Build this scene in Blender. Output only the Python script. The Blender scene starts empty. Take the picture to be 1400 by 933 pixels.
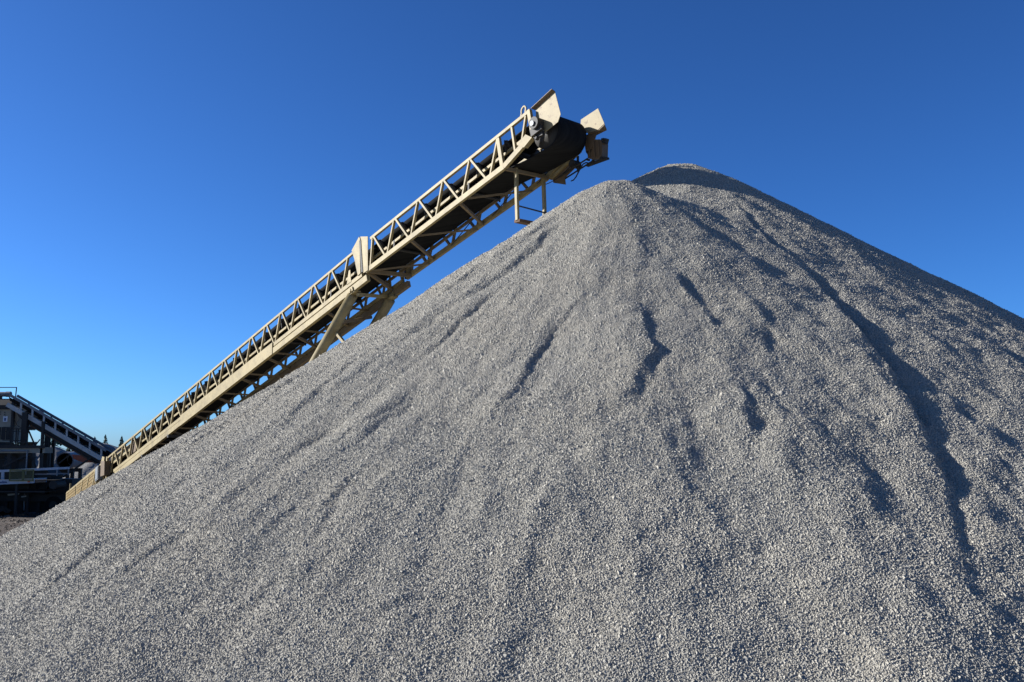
import bpy, math, random
import numpy as np
from mathutils import Vector, Matrix

random.seed(7)
rng = np.random.default_rng(11)
scene = bpy.context.scene
COL = scene.collection
R = math.radians

# ------------------------------------------------------------------ camera
cam_d = bpy.data.cameras.new('camera')
cam_d.sensor_width = 36.0
cam_d.lens = 36.0 * 1300.0 / 1400.0
cam_d.clip_start = 0.1
cam_d.clip_end = 6000.0
cam = bpy.data.objects.new('camera', cam_d)
COL.objects.link(cam)
CAM = (0.0, 0.0, 3.7)
cam.location = CAM
cam.rotation_euler = (R(90 + 6.517), 0, 0)
scene.camera = cam

# ------------------------------------------------------------------ sky, sun, exposure
SUN_EL = R(22.8)
SUN_AZ = R(171.2)          # direction the light comes from, counter-clockwise from +X
sx, sy, sz = math.cos(SUN_EL) * math.cos(SUN_AZ), math.cos(SUN_EL) * math.sin(SUN_AZ), math.sin(SUN_EL)
world = bpy.data.worlds.new('World')
scene.world = world
world.use_nodes = True
wn = world.node_tree
for n in list(wn.nodes):
    wn.nodes.remove(n)
w_out = wn.nodes.new('ShaderNodeOutputWorld')
w_bg = wn.nodes.new('ShaderNodeBackground')
w_sky = wn.nodes.new('ShaderNodeTexSky')
w_sky.sky_type = 'NISHITA'
w_sky.sun_disc = False
w_sky.sun_elevation = SUN_EL
w_sky.sun_rotation = R(90) - SUN_AZ      # Blender measures this clockwise from +Y
w_sky.altitude = 0.0
w_sky.air_density = 0.7
w_sky.dust_density = 0.5
w_sky.ozone_density = 10.0
w_hs = wn.nodes.new('ShaderNodeGamma')
w_hs.inputs['Gamma'].default_value = 1.2
w_bg.inputs['Strength'].default_value = 0.0515
wn.links.new(w_sky.outputs[0], w_hs.inputs['Color'])
w_tint = wn.nodes.new('ShaderNodeMix')
w_tint.data_type = 'RGBA'; w_tint.blend_type = 'MULTIPLY'
w_tint.inputs[0].default_value = 1.0
w_tint.inputs[7].default_value = (0.97, 1.055, 1.01, 1.0)
wn.links.new(w_hs.outputs[0], w_tint.inputs[6])
wn.links.new(w_tint.outputs[2], w_bg.inputs['Color'])
wn.links.new(w_bg.outputs[0], w_out.inputs['Surface'])

sun_d = bpy.data.lights.new('sun', 'SUN')
sun_d.energy = 5.0
sun_d.angle = R(0.5)
sun_d.color = (1.0, 0.975, 0.935)
sun = bpy.data.objects.new('sun', sun_d)
COL.objects.link(sun)
sun.location = (-60, 0, 60)
sun.rotation_euler = Vector((sx, sy, sz)).to_track_quat('Z', 'Y').to_euler()

scene.view_settings.view_transform = 'Standard'
scene.view_settings.look = 'None'
scene.view_settings.exposure = 1.22
scene.view_settings.gamma = 1.0

# ------------------------------------------------------------------ materials
def new_mat(name):
    m = bpy.data.materials.new(name)
    m.use_nodes = True
    nt = m.node_tree
    b = nt.nodes['Principled BSDF']
    return m, nt, b


def noise(nt, scale, detail=4.0, rough=0.6, vec=None):
    n = nt.nodes.new('ShaderNodeTexNoise')
    n.inputs['Scale'].default_value = scale
    n.inputs['Detail'].default_value = detail
    n.inputs['Roughness'].default_value = rough
    if vec is not None:
        nt.links.new(vec, n.inputs['Vector'])
    return n


def ramp(nt, fac, stops):
    r = nt.nodes.new('ShaderNodeValToRGB')
    el = r.color_ramp.elements
    while len(el) < len(stops):
        el.new(0.5)
    for e, (p, c) in zip(el, stops):
        e.position = p
        e.color = (c[0], c[1], c[2], 1.0)
    nt.links.new(fac, r.inputs['Fac'])
    return r


def mix(nt, fac, a, b, mode='MIX'):
    m = nt.nodes.new('ShaderNodeMix')
    m.data_type = 'RGBA'
    m.blend_type = mode
    for sock, v in ((m.inputs[0], fac), (m.inputs[6], a), (m.inputs[7], b)):
        if hasattr(v, 'links') or hasattr(v, 'is_linked'):
            nt.links.new(v, sock)
        elif isinstance(v, (int, float)):
            sock.default_value = v
        else:
            sock.default_value = (v[0], v[1], v[2], 1.0)
    return m.outputs[2]


def bump(nt, b, height, strength=0.4, dist=0.02):
    n = nt.nodes.new('ShaderNodeBump')
    n.inputs['Strength'].default_value = strength
    n.inputs['Distance'].default_value = dist
    nt.links.new(height, n.inputs['Height'])
    nt.links.new(n.outputs[0], b.inputs['Normal'])


def paint_mat(name, col, rust=0.5, rust_col=(0.10, 0.045, 0.02), rough=0.55, dirt=0.35, metallic=0.0):
    """weathered machine paint: base coat, washed dirt, chipped rust"""
    m, nt, b = new_mat(name)
    tc = nt.nodes.new('ShaderNodeTexCoord')
    v = tc.outputs['Object']
    n1 = noise(nt, 2.3, 7, 0.7, v)
    d = ramp(nt, n1.outputs['Fac'], [(0.42, (0, 0, 0)), (0.70, (1, 1, 1))])
    dirtcol = tuple(c * 0.45 * f for c, f in zip(col, (1.0, 0.93, 0.85)))
    dm = nt.nodes.new('ShaderNodeMath'); dm.operation = 'MULTIPLY'; dm.inputs[1].default_value = dirt
    nt.links.new(d.outputs[0], dm.inputs[0])
    c1 = mix(nt, dm.outputs[0], col, dirtcol)
    n2 = noise(nt, 5.5, 8, 0.72, v)
    r = ramp(nt, n2.outputs['Fac'], [(0.72 - 0.13 * rust, (0, 0, 0)), (0.80 - 0.13 * rust, (1, 1, 1))])
    c2 = mix(nt, r.outputs[0], c1, rust_col)
    nt.links.new(c2, b.inputs['Base Color'])
    b.inputs['Roughness'].default_value = rough
    b.inputs['Metallic'].default_value = metallic
    b.inputs['Specular IOR Level'].default_value = 0.22
    n3 = noise(nt, 40, 3, 0.5, v)
    bump(nt, b, n3.outputs['Fac'], 0.15, 0.01)
    return m


M = {}
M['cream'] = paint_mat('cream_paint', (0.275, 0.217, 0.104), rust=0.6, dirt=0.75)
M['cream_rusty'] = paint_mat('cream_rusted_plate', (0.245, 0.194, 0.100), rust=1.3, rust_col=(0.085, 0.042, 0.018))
M['cream_shaded'] = paint_mat('cream_shade_darkened', (0.165, 0.122, 0.068), rust=0.9, rust_col=(0.07, 0.04, 0.02), dirt=0.6)  # cream with shade put into its colour, for far and under members, plus rust
M['tan'] = paint_mat('tan_mesh_paint', (0.24, 0.165, 0.06), rust=0.4)
M['grey_box'] = paint_mat('grey_enclosure', (0.15, 0.165, 0.18), rust=0.0, dirt=0.2)
M['rust'] = paint_mat('rusted_steel', (0.10, 0.058, 0.036), rust=0.9, rust_col=(0.09, 0.04, 0.025), rough=0.8)
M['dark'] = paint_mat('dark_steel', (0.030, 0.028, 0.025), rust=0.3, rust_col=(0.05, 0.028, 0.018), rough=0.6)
M['olive'] = paint_mat('olive_grey_plate', (0.30, 0.275, 0.21), rust=0.6, rust_col=(0.05, 0.035, 0.02))
M['brown'] = paint_mat('brown_drive_housing', (0.13, 0.088, 0.05), rust=0.9, rust_col=(0.09, 0.04, 0.025))
M['white_steel'] = paint_mat('greyed_white_paint', (0.46, 0.455, 0.42), rust=0.35, dirt=0.6)
M['blue_white'] = paint_mat('pale_blue_white_paint', (0.44, 0.48, 0.52), rust=0.1, dirt=0.35)
M['guard_green'] = paint_mat('guard_yellow_green', (0.15, 0.15, 0.06), rust=0.3)
M['galv'] = paint_mat('galvanised', (0.19, 0.195, 0.20), rust=0.0, dirt=0.35, rough=0.55, metallic=0.2)
M['red'] = paint_mat('red_oxide', (0.40, 0.10, 0.05), rust=0.2)
M['blue'] = paint_mat('blue_print', (0.05, 0.08, 0.20), rust=0.0, dirt=0.1)
M['sign'] = paint_mat('notice_white', (0.65, 0.70, 0.74), rust=0.0, dirt=0.2)

m, nt, b = new_mat('belt_rubber')
tc = nt.nodes.new('ShaderNodeTexCoord')
mp = nt.nodes.new('ShaderNodeMapping'); mp.inputs['Rotation'].default_value = (0, 0, R(-46.7)); mp.inputs['Scale'].default_value = (0.25, 5.0, 0.4)
nt.links.new(tc.outputs['Object'], mp.inputs[0])
n = noise(nt, 2.2, 5, 0.6, mp.outputs[0])
c = ramp(nt, n.outputs['Fac'], [(0.35, (0.005, 0.005, 0.0055)), (0.8, (0.016, 0.016, 0.0155))])
nt.links.new(c.outputs[0], b.inputs['Base Color'])
b.inputs['Roughness'].default_value = 0.85
b.inputs['Specular IOR Level'].default_value = 0.12
M['belt'] = m

# crushed stone: tone of each stone is stored on its faces
def stone_mat(name, dark, mid, light, attr=True):
    m, nt, b = new_mat(name)
    tc = nt.nodes.new('ShaderNodeTexCoord')
    if attr:
        a = nt.nodes.new('ShaderNodeAttribute'); a.attribute_name = 'tone'
        fac = a.outputs['Fac']
    else:
        fac = noise(nt, 55, 3, 0.7, tc.outputs['Object']).outputs['Fac']
    c = ramp(nt, fac, [(0.0, dark), (0.45, mid), (1.0, light)])
    big = noise(nt, 0.45, 4, 0.6, tc.outputs['Object'])
    w = ramp(nt, big.outputs['Fac'], [(0.3, (0.97, 0.975, 0.985)), (0.7, (1.02, 1.005, 0.985))])
    col = mix(nt, 1.0, c.outputs[0], w.outputs[0], 'MULTIPLY')
    nt.links.new(col, b.inputs['Base Color'])
    b.inputs['Roughness'].default_value = 0.85
    b.inputs['Specular IOR Level'].default_value = 0.25
    if not attr:
        bn = noise(nt, 38, 2, 0.6, tc.outputs['Object'])
        bump(nt, b, bn.outputs['Fac'], 1.0, 0.03)
    return m


M['stone'] = stone_mat('crushed_stone', (0.155, 0.146, 0.123), (0.285, 0.267, 0.225), (0.395, 0.370, 0.312))
M['fines'] = stone_mat('stone_bed', (0.13, 0.122, 0.102), (0.215, 0.201, 0.168), (0.29, 0.271, 0.227), attr=False)
M['rubble'] = stone_mat('yard_rubble', (0.025, 0.018, 0.012), (0.06, 0.042, 0.028), (0.20, 0.17, 0.135))
M['yard'] = stone_mat('bounce_gravel', (0.22, 0.207, 0.186), (0.33, 0.31, 0.28), (0.42, 0.395, 0.36), attr=False)  # pale stone for the added bounce sheet
M['far_gravel'] = stone_mat('far_gravel', (0.10, 0.097, 0.09), (0.19, 0.183, 0.17), (0.28, 0.27, 0.25), attr=False)

m, nt, b = new_mat('soil')
tc = nt.nodes.new('ShaderNodeTexCoord')
n1 = noise(nt, 0.35, 8, 0.65, tc.outputs['Object'])
n2 = noise(nt, 3.2, 6, 0.7, tc.outputs['Object'])
c1 = ramp(nt, n1.outputs['Fac'], [(0.3, (0.030, 0.018, 0.010)), (0.7, (0.072, 0.047, 0.028))])
c2 = ramp(nt, n2.outputs['Fac'], [(0.35, (0.55, 0.55, 0.55)), (0.75, (1.25, 1.2, 1.1))])
nt.links.new(mix(nt, 1.0, c1.outputs[0], c2.outputs[0], 'MULTIPLY'), b.inputs['Base Color'])
b.inputs['Roughness'].default_value = 0.95
bump(nt, b, n2.outputs['Fac'], 0.9, 0.12)
M['soil'] = m

m, nt, b = new_mat('conifer_needles')
gi = nt.nodes.new('ShaderNodeNewGeometry')
c = ramp(nt, gi.outputs['Random Per Island'], [(0.0, (0.012, 0.032, 0.016)), (1.0, (0.035, 0.075, 0.030))])
nt.links.new(c.outputs[0], b.inputs['Base Color'])
b.inputs['Roughness'].default_value = 0.8
M['needles'] = m
m, nt, b = new_mat('bark')
c = ramp(nt, noise(nt, 6, 5).outputs['Fac'], [(0.3, (0.05, 0.035, 0.025)), (0.7, (0.13, 0.10, 0.075))])
nt.links.new(c.outputs[0], b.inputs['Base Color'])
b.inputs['Roughness'].default_value = 0.9
M['bark'] = m

# ------------------------------------------------------------------ object helpers
ROOT = {}


def thing(name, label, cat, loc, group=None):
    o = bpy.data.objects.new(name, None)
    COL.objects.link(o)
    o.location = loc
    o.empty_display_size = 0.3
    o['label'] = label
    o['category'] = cat
    if group:
        o['group'] = group
    ROOT[o] = Vector(loc)
    return o


def link(name, me, mat, parent=None):
    o = bpy.data.objects.new(name, me)
    COL.objects.link(o)
    if mat is not None:
        me.materials.append(mat)
    if parent is not None:
        o.parent = parent
    ROOT[o] = ROOT.get(parent, Vector((0, 0, 0)))
    return o


def obj(name, vf, mat, parent=None, smooth=False):
    """one mesh object from (verts, faces) given in world coordinates"""
    v, f = vf
    off = ROOT.get(parent, Vector((0, 0, 0)))
    me = bpy.data.meshes.new(name)
    me.from_pydata([(p[0] - off[0], p[1] - off[1], p[2] - off[2]) for p in v], [], f)
    if smooth:
        me.polygons.foreach_set('use_smooth', [True] * len(me.polygons))
    me.update()
    return link(name, me, mat, parent)


def join(*vfs):
    V, Fc = [], []
    for v, f in vfs:
        k = len(V)
        V += list(v)
        Fc += [tuple(i + k for i in q) for q in f]
    return V, Fc


BOXF = [(0, 3, 2, 1), (4, 5, 6, 7), (0, 1, 5, 4), (1, 2, 6, 5), (2, 3, 7, 6), (3, 0, 4, 7)]


def bx(x0, x1, y0, y1, z0, z1):
    return ([(x0, y0, z0), (x1, y0, z0), (x1, y1, z0), (x0, y1, z0),
             (x0, y0, z1), (x1, y0, z1), (x1, y1, z1), (x0, y1, z1)], list(BOXF))


def beam(p0, p1, w, h, side=None):
    """rectangular bar between two points; w across `side`, h across the other axis"""
    a, b2 = Vector(p0), Vector(p1)
    d = (b2 - a).normalized()
    s = Vector(side) if side is not None else Vector((0, 0, 1)).cross(d)
    if s.length < 1e-4:
        s = Vector((1, 0, 0))
    s = (s - d * s.dot(d)).normalized()
    t = d.cross(s)
    v = []
    for q in (a, b2):
        for i, j in ((-1, -1), (1, -1), (1, 1), (-1, 1)):
            v.append(tuple(q + s * (i * w / 2) + t * (j * h / 2)))
    return v, [(3, 2, 1, 0), (4, 5, 6, 7), (0, 1, 5, 4), (1, 2, 6, 5), (2, 3, 7, 6), (3, 0, 4, 7)]


def angle_bar(p0, p1, w, t, side):
    """L section: one leg flat against `side`, one leg standing off it"""
    a, b2 = Vector(p0), Vector(p1)
    d = (b2 - a).normalized()
    s = Vector(side); s = (s - d * s.dot(d)).normalized()
    q = d.cross(s)
    sec = [(0, 0), (0, w), (t, w), (t, t), (w, t), (w, 0)]
    v = []
    for p in (a, b2):
        for i, j in sec:
            v.append(tuple(p + s * i + q * (j - w / 2)))
    f = [(5, 4, 3, 2, 1, 0), (6, 7, 8, 9, 10, 11)]
    for k in range(6):
        l = (k + 1) % 6
        f.append((k, l, l + 6, k + 6))
    return v, f


def tube(p0, p1, r, n=10, r1=None):
    a, b2 = Vector(p0), Vector(p1)
    d = (b2 - a).normalized()
    s = d.orthogonal().normalized()
    t = d.cross(s)
    r1 = r if r1 is None else r1
    v = []
    for q, rr in ((a, r), (b2, r1)):
        for k in range(n):
            an = 2 * math.pi * k / n
            v.append(tuple(q + s * (rr * math.cos(an)) + t * (rr * math.sin(an))))
    f = [tuple(range(n - 1, -1, -1)), tuple(range(n, 2 * n))]
    f += [(k, (k + 1) % n, n + (k + 1) % n, n + k) for k in range(n)]
    return v, f


def ring_tube(p0, p1, r, ri, n=24):
    """open pipe with wall thickness"""
    a, b2 = Vector(p0), Vector(p1)
    d = (b2 - a).normalized()
    s = d.orthogonal().normalized()
    t = d.cross(s)
    v = []
    for q in (a, b2):
        for rr in (r, ri):
            for k in range(n):
                an = 2 * math.pi * k / n
                v.append(tuple(q + s * (rr * math.cos(an)) + t * (rr * math.sin(an))))
    f = []
    for k in range(n):
        l = (k + 1) % n
        f.append((k, l, 2 * n + l, 2 * n + k))
        f.append((n + l, n + k, 3 * n + k, 3 * n + l))
        f.append((l, k, n + k, n + l))
        f.append((2 * n + k, 2 * n + l, 3 * n + l, 3 * n + k))
    return v, f


def prism(pts, off):
    """closed prism: polygon of 3-D points pushed along off"""
    n = len(pts)
    o = Vector(off)
    v = [tuple(p) for p in pts] + [tuple(Vector(p) + o) for p in pts]
    f = [tuple(range(n)), tuple(range(2 * n - 1, n - 1, -1))]
    f += [((k + 1) % n, k, n + k, n + (k + 1) % n) for k in range(n)]
    return v, f


# ------------------------------------------------------------------ numpy noise
def vnoise(x, y, seed):
    """smooth value noise on the plane"""
    g = np.random.default_rng(seed).random((256, 256))
    xi, yi = np.floor(x).astype(int), np.floor(y).astype(int)
    fx, fy = x - xi, y - yi
    fx = fx * fx * (3 - 2 * fx); fy = fy * fy * (3 - 2 * fy)
    a = g[xi & 255, yi & 255]; b2 = g[(xi + 1) & 255, yi & 255]
    c2 = g[xi & 255, (yi + 1) & 255]; d = g[(xi + 1) & 255, (yi + 1) & 255]
    return (a + (b2 - a) * fx) * (1 - fy) + (c2 + (d - c2) * fx) * fy - 0.5


def fbm(x, y, seed, octv=4, gain=0.5):
    s, a = 0.0, 1.0
    for k in range(octv):
        s = s + a * vnoise(x * 2 ** k + 17.3 * k, y * 2 ** k - 9.1 * k, seed + k)
        a *= gain
    return s


def smax(a, b2, k):
    h = np.clip(0.5 + 0.5 * (a - b2) / k, 0, 1)
    return b2 + (a - b2) * h + k * h * (1 - h), h


# ------------------------------------------------------------------ ground
def grid_mesh(name, xs, ys, Z, keep=None, smooth=True):
    nx, ny = len(xs), len(ys)
    X, Y = np.meshgrid(xs, ys)
    co = np.stack([X, Y, Z], -1).reshape(-1, 3).astype(np.float32)
    i = np.arange(ny - 1)[:, None] * nx + np.arange(nx - 1)[None, :]
    q = np.stack([i, i + 1, i + nx + 1, i + nx], -1)
    if keep is not None:
        kf = keep[:-1, :-1] | keep[1:, :-1] | keep[:-1, 1:] | keep[1:, 1:]
        q = q[kf]
    q = q.reshape(-1, 4)
    used = np.unique(q)
    remap = np.zeros(len(co), int); remap[used] = np.arange(len(used))
    q = remap[q]; co = co[used]
    me = bpy.data.meshes.new(name)
    me.vertices.add(len(co)); me.vertices.foreach_set('co', co.ravel())
    me.loops.add(q.size); me.loops.foreach_set('vertex_index', q.ravel().astype(np.int32))
    me.polygons.add(len(q)); me.polygons.foreach_set('loop_start', np.arange(0, q.size, 4, dtype=np.int32))
    me.update(calc_edges=True)
    if smooth:
        me.polygons.foreach_set('use_smooth', np.ones(len(q), bool))
    return me


gx = np.concatenate([[-3000, -1200, -500, -200, -120, -80], np.arange(-60, -8, 0.6), np.linspace(-6, 60, 12), [120, 300, 1000, 3000]])
gy = np.concatenate([[-400, -100, -30, 0, 10, 20, 28], np.arange(30, 70, 0.6), [72, 76, 82, 90, 105, 140, 200, 400, 1200, 4000]])
GX, GY = np.meshgrid(gx, gy)
amp = np.clip((GY - 26) / 6, 0, 1) * np.clip((75 - GY) / 10, 0, 1) * np.clip((GX + 70) / 15, 0, 1) * np.clip((-10 - GX) / 6, 0, 1)
GZ = amp * (0.30 * fbm(GX * 0.25, GY * 0.25, 5, 4))
ground = link('ground', grid_mesh('ground', gx, gy, GZ), M['soil'])
ground['kind'] = 'structure'

yx = np.concatenate([np.linspace(-60, -19, 20), np.linspace(-17, 70, 30)])  # unseen pale ground sheet, added to bounce neutral light onto the pile
yy = np.linspace(-60, 31, 40)
YX, YY = np.meshgrid(yx, yy)
yard = link('bounce_yard', grid_mesh('bounce_yard', yx, yy, 0.012 + 0.02 * (0.5 + fbm(YX * 0.3, YY * 0.3, 25, 3)), keep=(YX > -17 - 0.0 * YY) | (YY < 22 + 3 * fbm(YX * 0.2, YY * 0.2, 27, 3))), M['yard'])  # yard here is the added bounce sheet, out of view
yard['kind'] = 'structure'

# ------------------------------------------------------------------ the big gravel pile
A = (2.5, 22.3, 10.12, 0.76, 0.60, 0.55)
B = (4.68, 26.0, 11.62, 0.70, 0.62, 0.9)


def cone(x, y, P):
    ax, ay, H, t1, t2, rr = P
    r = np.hypot(x - ax, y - ay)
    r = np.sqrt(r * r + rr * rr) - rr
    return H - (t2 * r + (t1 - t2) * 6.0 * (1 - np.exp(-r / 6.0)))


# slip faces and gullies: (polyline down the slope, height of the lip, width of the drop, width of the lip)
GULLIES = [
    ([(5.71, 18.97), (5.8, 17.74), (5.88, 16.32), (5.89, 15.1), (5.76, 13.94), (5.56, 12.85), (5.34, 11.99), (5.02, 11.03), (4.78, 10.27)], 0.34, 0.085, 0.5, True),
    ([(5.62, 15.47), (5.66, 14.27), (5.67, 13.33), (5.71, 12.68)], 0.09, 0.07, 0.35),
    ([(5.35, 22.41), (5.35, 20.65), (5.5, 19.42), (5.71, 18.97)], 0.16, 0.08, 0.6, True),
    ([(6.49, 14.53), (6.41, 13.2), (6.36, 12.04), (6.0, 10.8)], 0.07, 0.07, 0.5),
    ([(2.19, 16.75), (2.18, 15.62), (2.18, 14.73), (1.95, 14.05), (1.55, 13.44), (1.17, 12.9)], 0.17, 0.12, 0.8),
    ([(2.96, 17.41), (3.12, 16.39), (3.26, 15.55), (3.28, 14.99)], 0.2, 0.12, 0.7),
    ([(3.2, 13.72), (3.25, 13.24), (3.19, 12.74), (2.99, 12.3)], 0.17, 0.12, 0.7),
    ([(1.31, 16.78), (0.74, 15.92), (0.41, 15.19), (0.0, 14.16), (-0.51, 13.4)], 0.15, 0.055, 0.5, True),
    ([(2.73, 20.2), (2.52, 18.32), (2.19, 16.75)], 0.045, 0.1, 0.7),
    ([(2.21, 12.56), (2.19, 11.98), (1.98, 11.34)], 0.13, 0.13, 0.7),
    ([(-5.33, 13.78), (-5.76, 13.38), (-6.07, 12.8), (-6.52, 12.43)], 0.15, 0.07, 0.5, True),
    ([(-2.71, 11.4), (-2.99, 11.03), (-3.29, 10.61)], 0.1, 0.1, 0.6),
    ([(-0.69, 10.78), (-0.99, 10.52), (-1.32, 10.35), (-1.76, 10.21)], 0.1, 0.1, 0.6),
    ([(-1.76, 14.8), (-2.3, 14.26), (-2.77, 13.94), (-3.11, 13.58)], 0.12, 0.06, 0.5, True),
    ([(-2.01, 13.15), (-2.38, 12.51), (-2.51, 11.84)], 0.16, 0.08, 0.4),
    ([(1.18, 11.52), (0.85, 10.67), (0.54, 10.24)], 0.09, 0.16, 0.8),
    ([(0.26, 9.89), (0.0, 9.49), (-0.21, 9.19)], 0.08, 0.12, 0.6),
    ([(-0.14, 18.22), (-1.05, 16.97), (-1.73, 16.04)], 0.14, 0.06, 0.5, True),
    ([(4.11, 16.51), (4.19, 15.65), (3.91, 14.46)], 0.12, 0.14, 0.8),
    ([(3.53, 12.31), (3.41, 11.36)], 0.06, 0.14, 0.7),
    ([(4.39, 12.76), (4.21, 11.32), (3.91, 10.38)], 0.07, 0.16, 0.9),
    ([(8.6, 17.08), (8.59, 16.0), (8.4, 14.6)], 0.07, 0.14, 0.8),
]
# many faint flow lines that fan down the sunny flank and the front
grd = random.Random(77)
for k in range(40):
    ph = R(grd.uniform(-172, -88) if k % 4 == 0 else grd.uniform(-172, -118)); r0 = grd.uniform(1.5, 9.5); ln = grd.uniform(2.0, 5.5)
    bend = R(grd.uniform(-6, 6))
    pts = []
    for q in range(5):
        rr = r0 + ln * q / 4
        an = ph + bend * (q / 4) ** 2
        pts.append((A[0] + rr * math.cos(an), A[1] + rr * math.sin(an)))
    GULLIES.append((pts, (0.16 if ph < R(-125) else 0.055) * grd.uniform(0.4, 1.0), grd.uniform(0.05, 0.10), grd.uniform(0.3, 0.9)))


def gully(x, y, g):
    line, a, wd, wl = g[:4]
    solid = len(g) > 4
    a, wd = a * 0.33, wd * 0.72
    best = np.full(x.shape, 1e9); sd = np.zeros(x.shape); par = np.zeros(x.shape)
    pts = np.array(line)
    seg = np.hypot(*(pts[1:] - pts[:-1]).T)
    tot = seg.sum(); acc = 0.0
    for k in range(len(seg)):
        p, q = pts[k], pts[k + 1]
        d = (q - p) / seg[k]
        rx, ry = x - p[0], y - p[1]
        t = rx * d[0] + ry * d[1]
        tc2 = np.clip(t, 0 if k else -0.6, seg[k] if k < len(seg) - 1 else seg[k] + 0.6)
        dx, dy = rx - tc2 * d[0], ry - tc2 * d[1]
        dist = np.hypot(dx, dy)
        n = np.array([-d[1], d[0]])
        if n[0] < 0:
            n = -n                        # positive side looks away from the sun
        s = np.where(dx * n[0] + dy * n[1] >= 0, dist, -dist)
        u = dist < best
        best = np.where(u, dist, best); sd = np.where(u, s, sd); par = np.where(u, (acc + tc2) / tot, par)
        acc += seg[k]
    env = np.clip((par + 0.08) / 0.35, 0, 1) * np.clip((1.08 - par) / 0.45, 0, 1)
    env = env * env * (3 - 2 * env) * (np.clip(0.85 + 1.9 * fbm(x * 1.6 + line[0][0], y * 1.6, 151, 3), 0.15, 1.25) if not solid else 1.0 + 0.7 * fbm(x * 1.1, y * 1.1, 151, 2))
    sd = sd + (0.07 if solid else 0.13) * fbm(x * 2.6, y * 2.6, 161, 4, 0.6)
    lip = np.where(sd < 0, np.exp(-(sd / wl) ** 2), np.exp(-(sd / wd) ** 2))
    wt = wd * 1.5
    low = np.where(sd > 0, (sd / wt) ** 1.2 * np.exp(1.2 - 1.2 * sd / wt), 0.0)
    return env * a * (0.50 * lip - 0.62 * low)


def pile_height(x, y):
    # wobble of the plan so that streaks are never ruled lines
    xw = x + 0.16 * fbm(x * 0.9, y * 0.9, 31, 3)
    yw = y + 0.16 * fbm(x * 0.9, y * 0.9, 41, 3)
    za, zb = cone(x, y, A), cone(x, y, B)
    z, h = smax(za, zb, 0.85)
    streak = 0
    for P, wgt, sd in ((A, h, 60), (B, 1 - h, 80)):
        r = np.hypot(xw - P[0], yw - P[1])
        ph = np.arctan2(yw - P[1], xw - P[0])
        up = np.clip(r / 3.5, 0, 1)
        upf = np.clip((r - 1.5) / 8.0, 0.1, 1)
        st = 0.22 * fbm(ph * 4.2 + 40, r * 0.13, sd, 2) + 0.10 * upf ** 0.6 * fbm(ph * 11 + 40, r * 0.28, sd + 5, 3) \
            + 0.035 * upf * fbm(ph * 30 + 40, r * 0.5, sd + 9, 3)
        streak = streak + wgt * up * st * (1.0 if P is A else 0.45)
    z = z + streak * np.clip(0.45 + r * 0.05, 0, 1)
    z = z + (0.07 - 0.03 * (1 - h)) * fbm(x * 0.8, y * 0.8, 91, 3) + 0.035 * fbm(x * 3.2, y * 3.2, 97, 3)
    gx2 = x + 0.10 * fbm(x * 1.7, y * 1.7, 131, 3)
    gy2 = y + 0.10 * fbm(x * 1.7, y * 1.7, 141, 3)
    for g in GULLIES:
        px = [p[0] for p in g[0]]; py = [p[1] for p in g[0]]
        box = (x > min(px) - 3) & (x < max(px) + 3) & (y > min(py) - 3) & (y < max(py) + 3)
        if box.any():
            z[box] += gully(gx2[box], gy2[box], g)
    return z


xs = np.concatenate([np.arange(-16, -10, 0.16), np.arange(-10, 12.6, 0.065), np.arange(12.6, 24, 0.16)])
ys = np.concatenate([np.arange(4.5, 8.4, 0.16), np.arange(8.4, 27.6, 0.065), np.arange(27.6, 46, 0.25)])
PX, PY = np.meshgrid(xs, ys)
PZ = pile_height(PX, PY)
pile = link('gravel_pile', grid_mesh('gravel_pile', xs, ys, PZ, keep=PZ > -0.1), M['fines'])
pile['label'] = 'huge grey crushed gravel pile with two peaks and furrowed slopes filling the foreground'
pile['category'] = 'gravel pile'


def sample(Zg, x, y):
    i = np.clip(np.searchsorted(xs, x) - 1, 0, len(xs) - 2); j = np.clip(np.searchsorted(ys, y) - 1, 0, len(ys) - 2)
    fx = (x - xs[i]) / (xs[i + 1] - xs[i]); fy = (y - ys[j]) / (ys[j + 1] - ys[j])
    return (Zg[j, i] * (1 - fx) + Zg[j, i + 1] * fx) * (1 - fy) + (Zg[j + 1, i] * (1 - fx) + Zg[j + 1, i + 1] * fx) * fy


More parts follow.
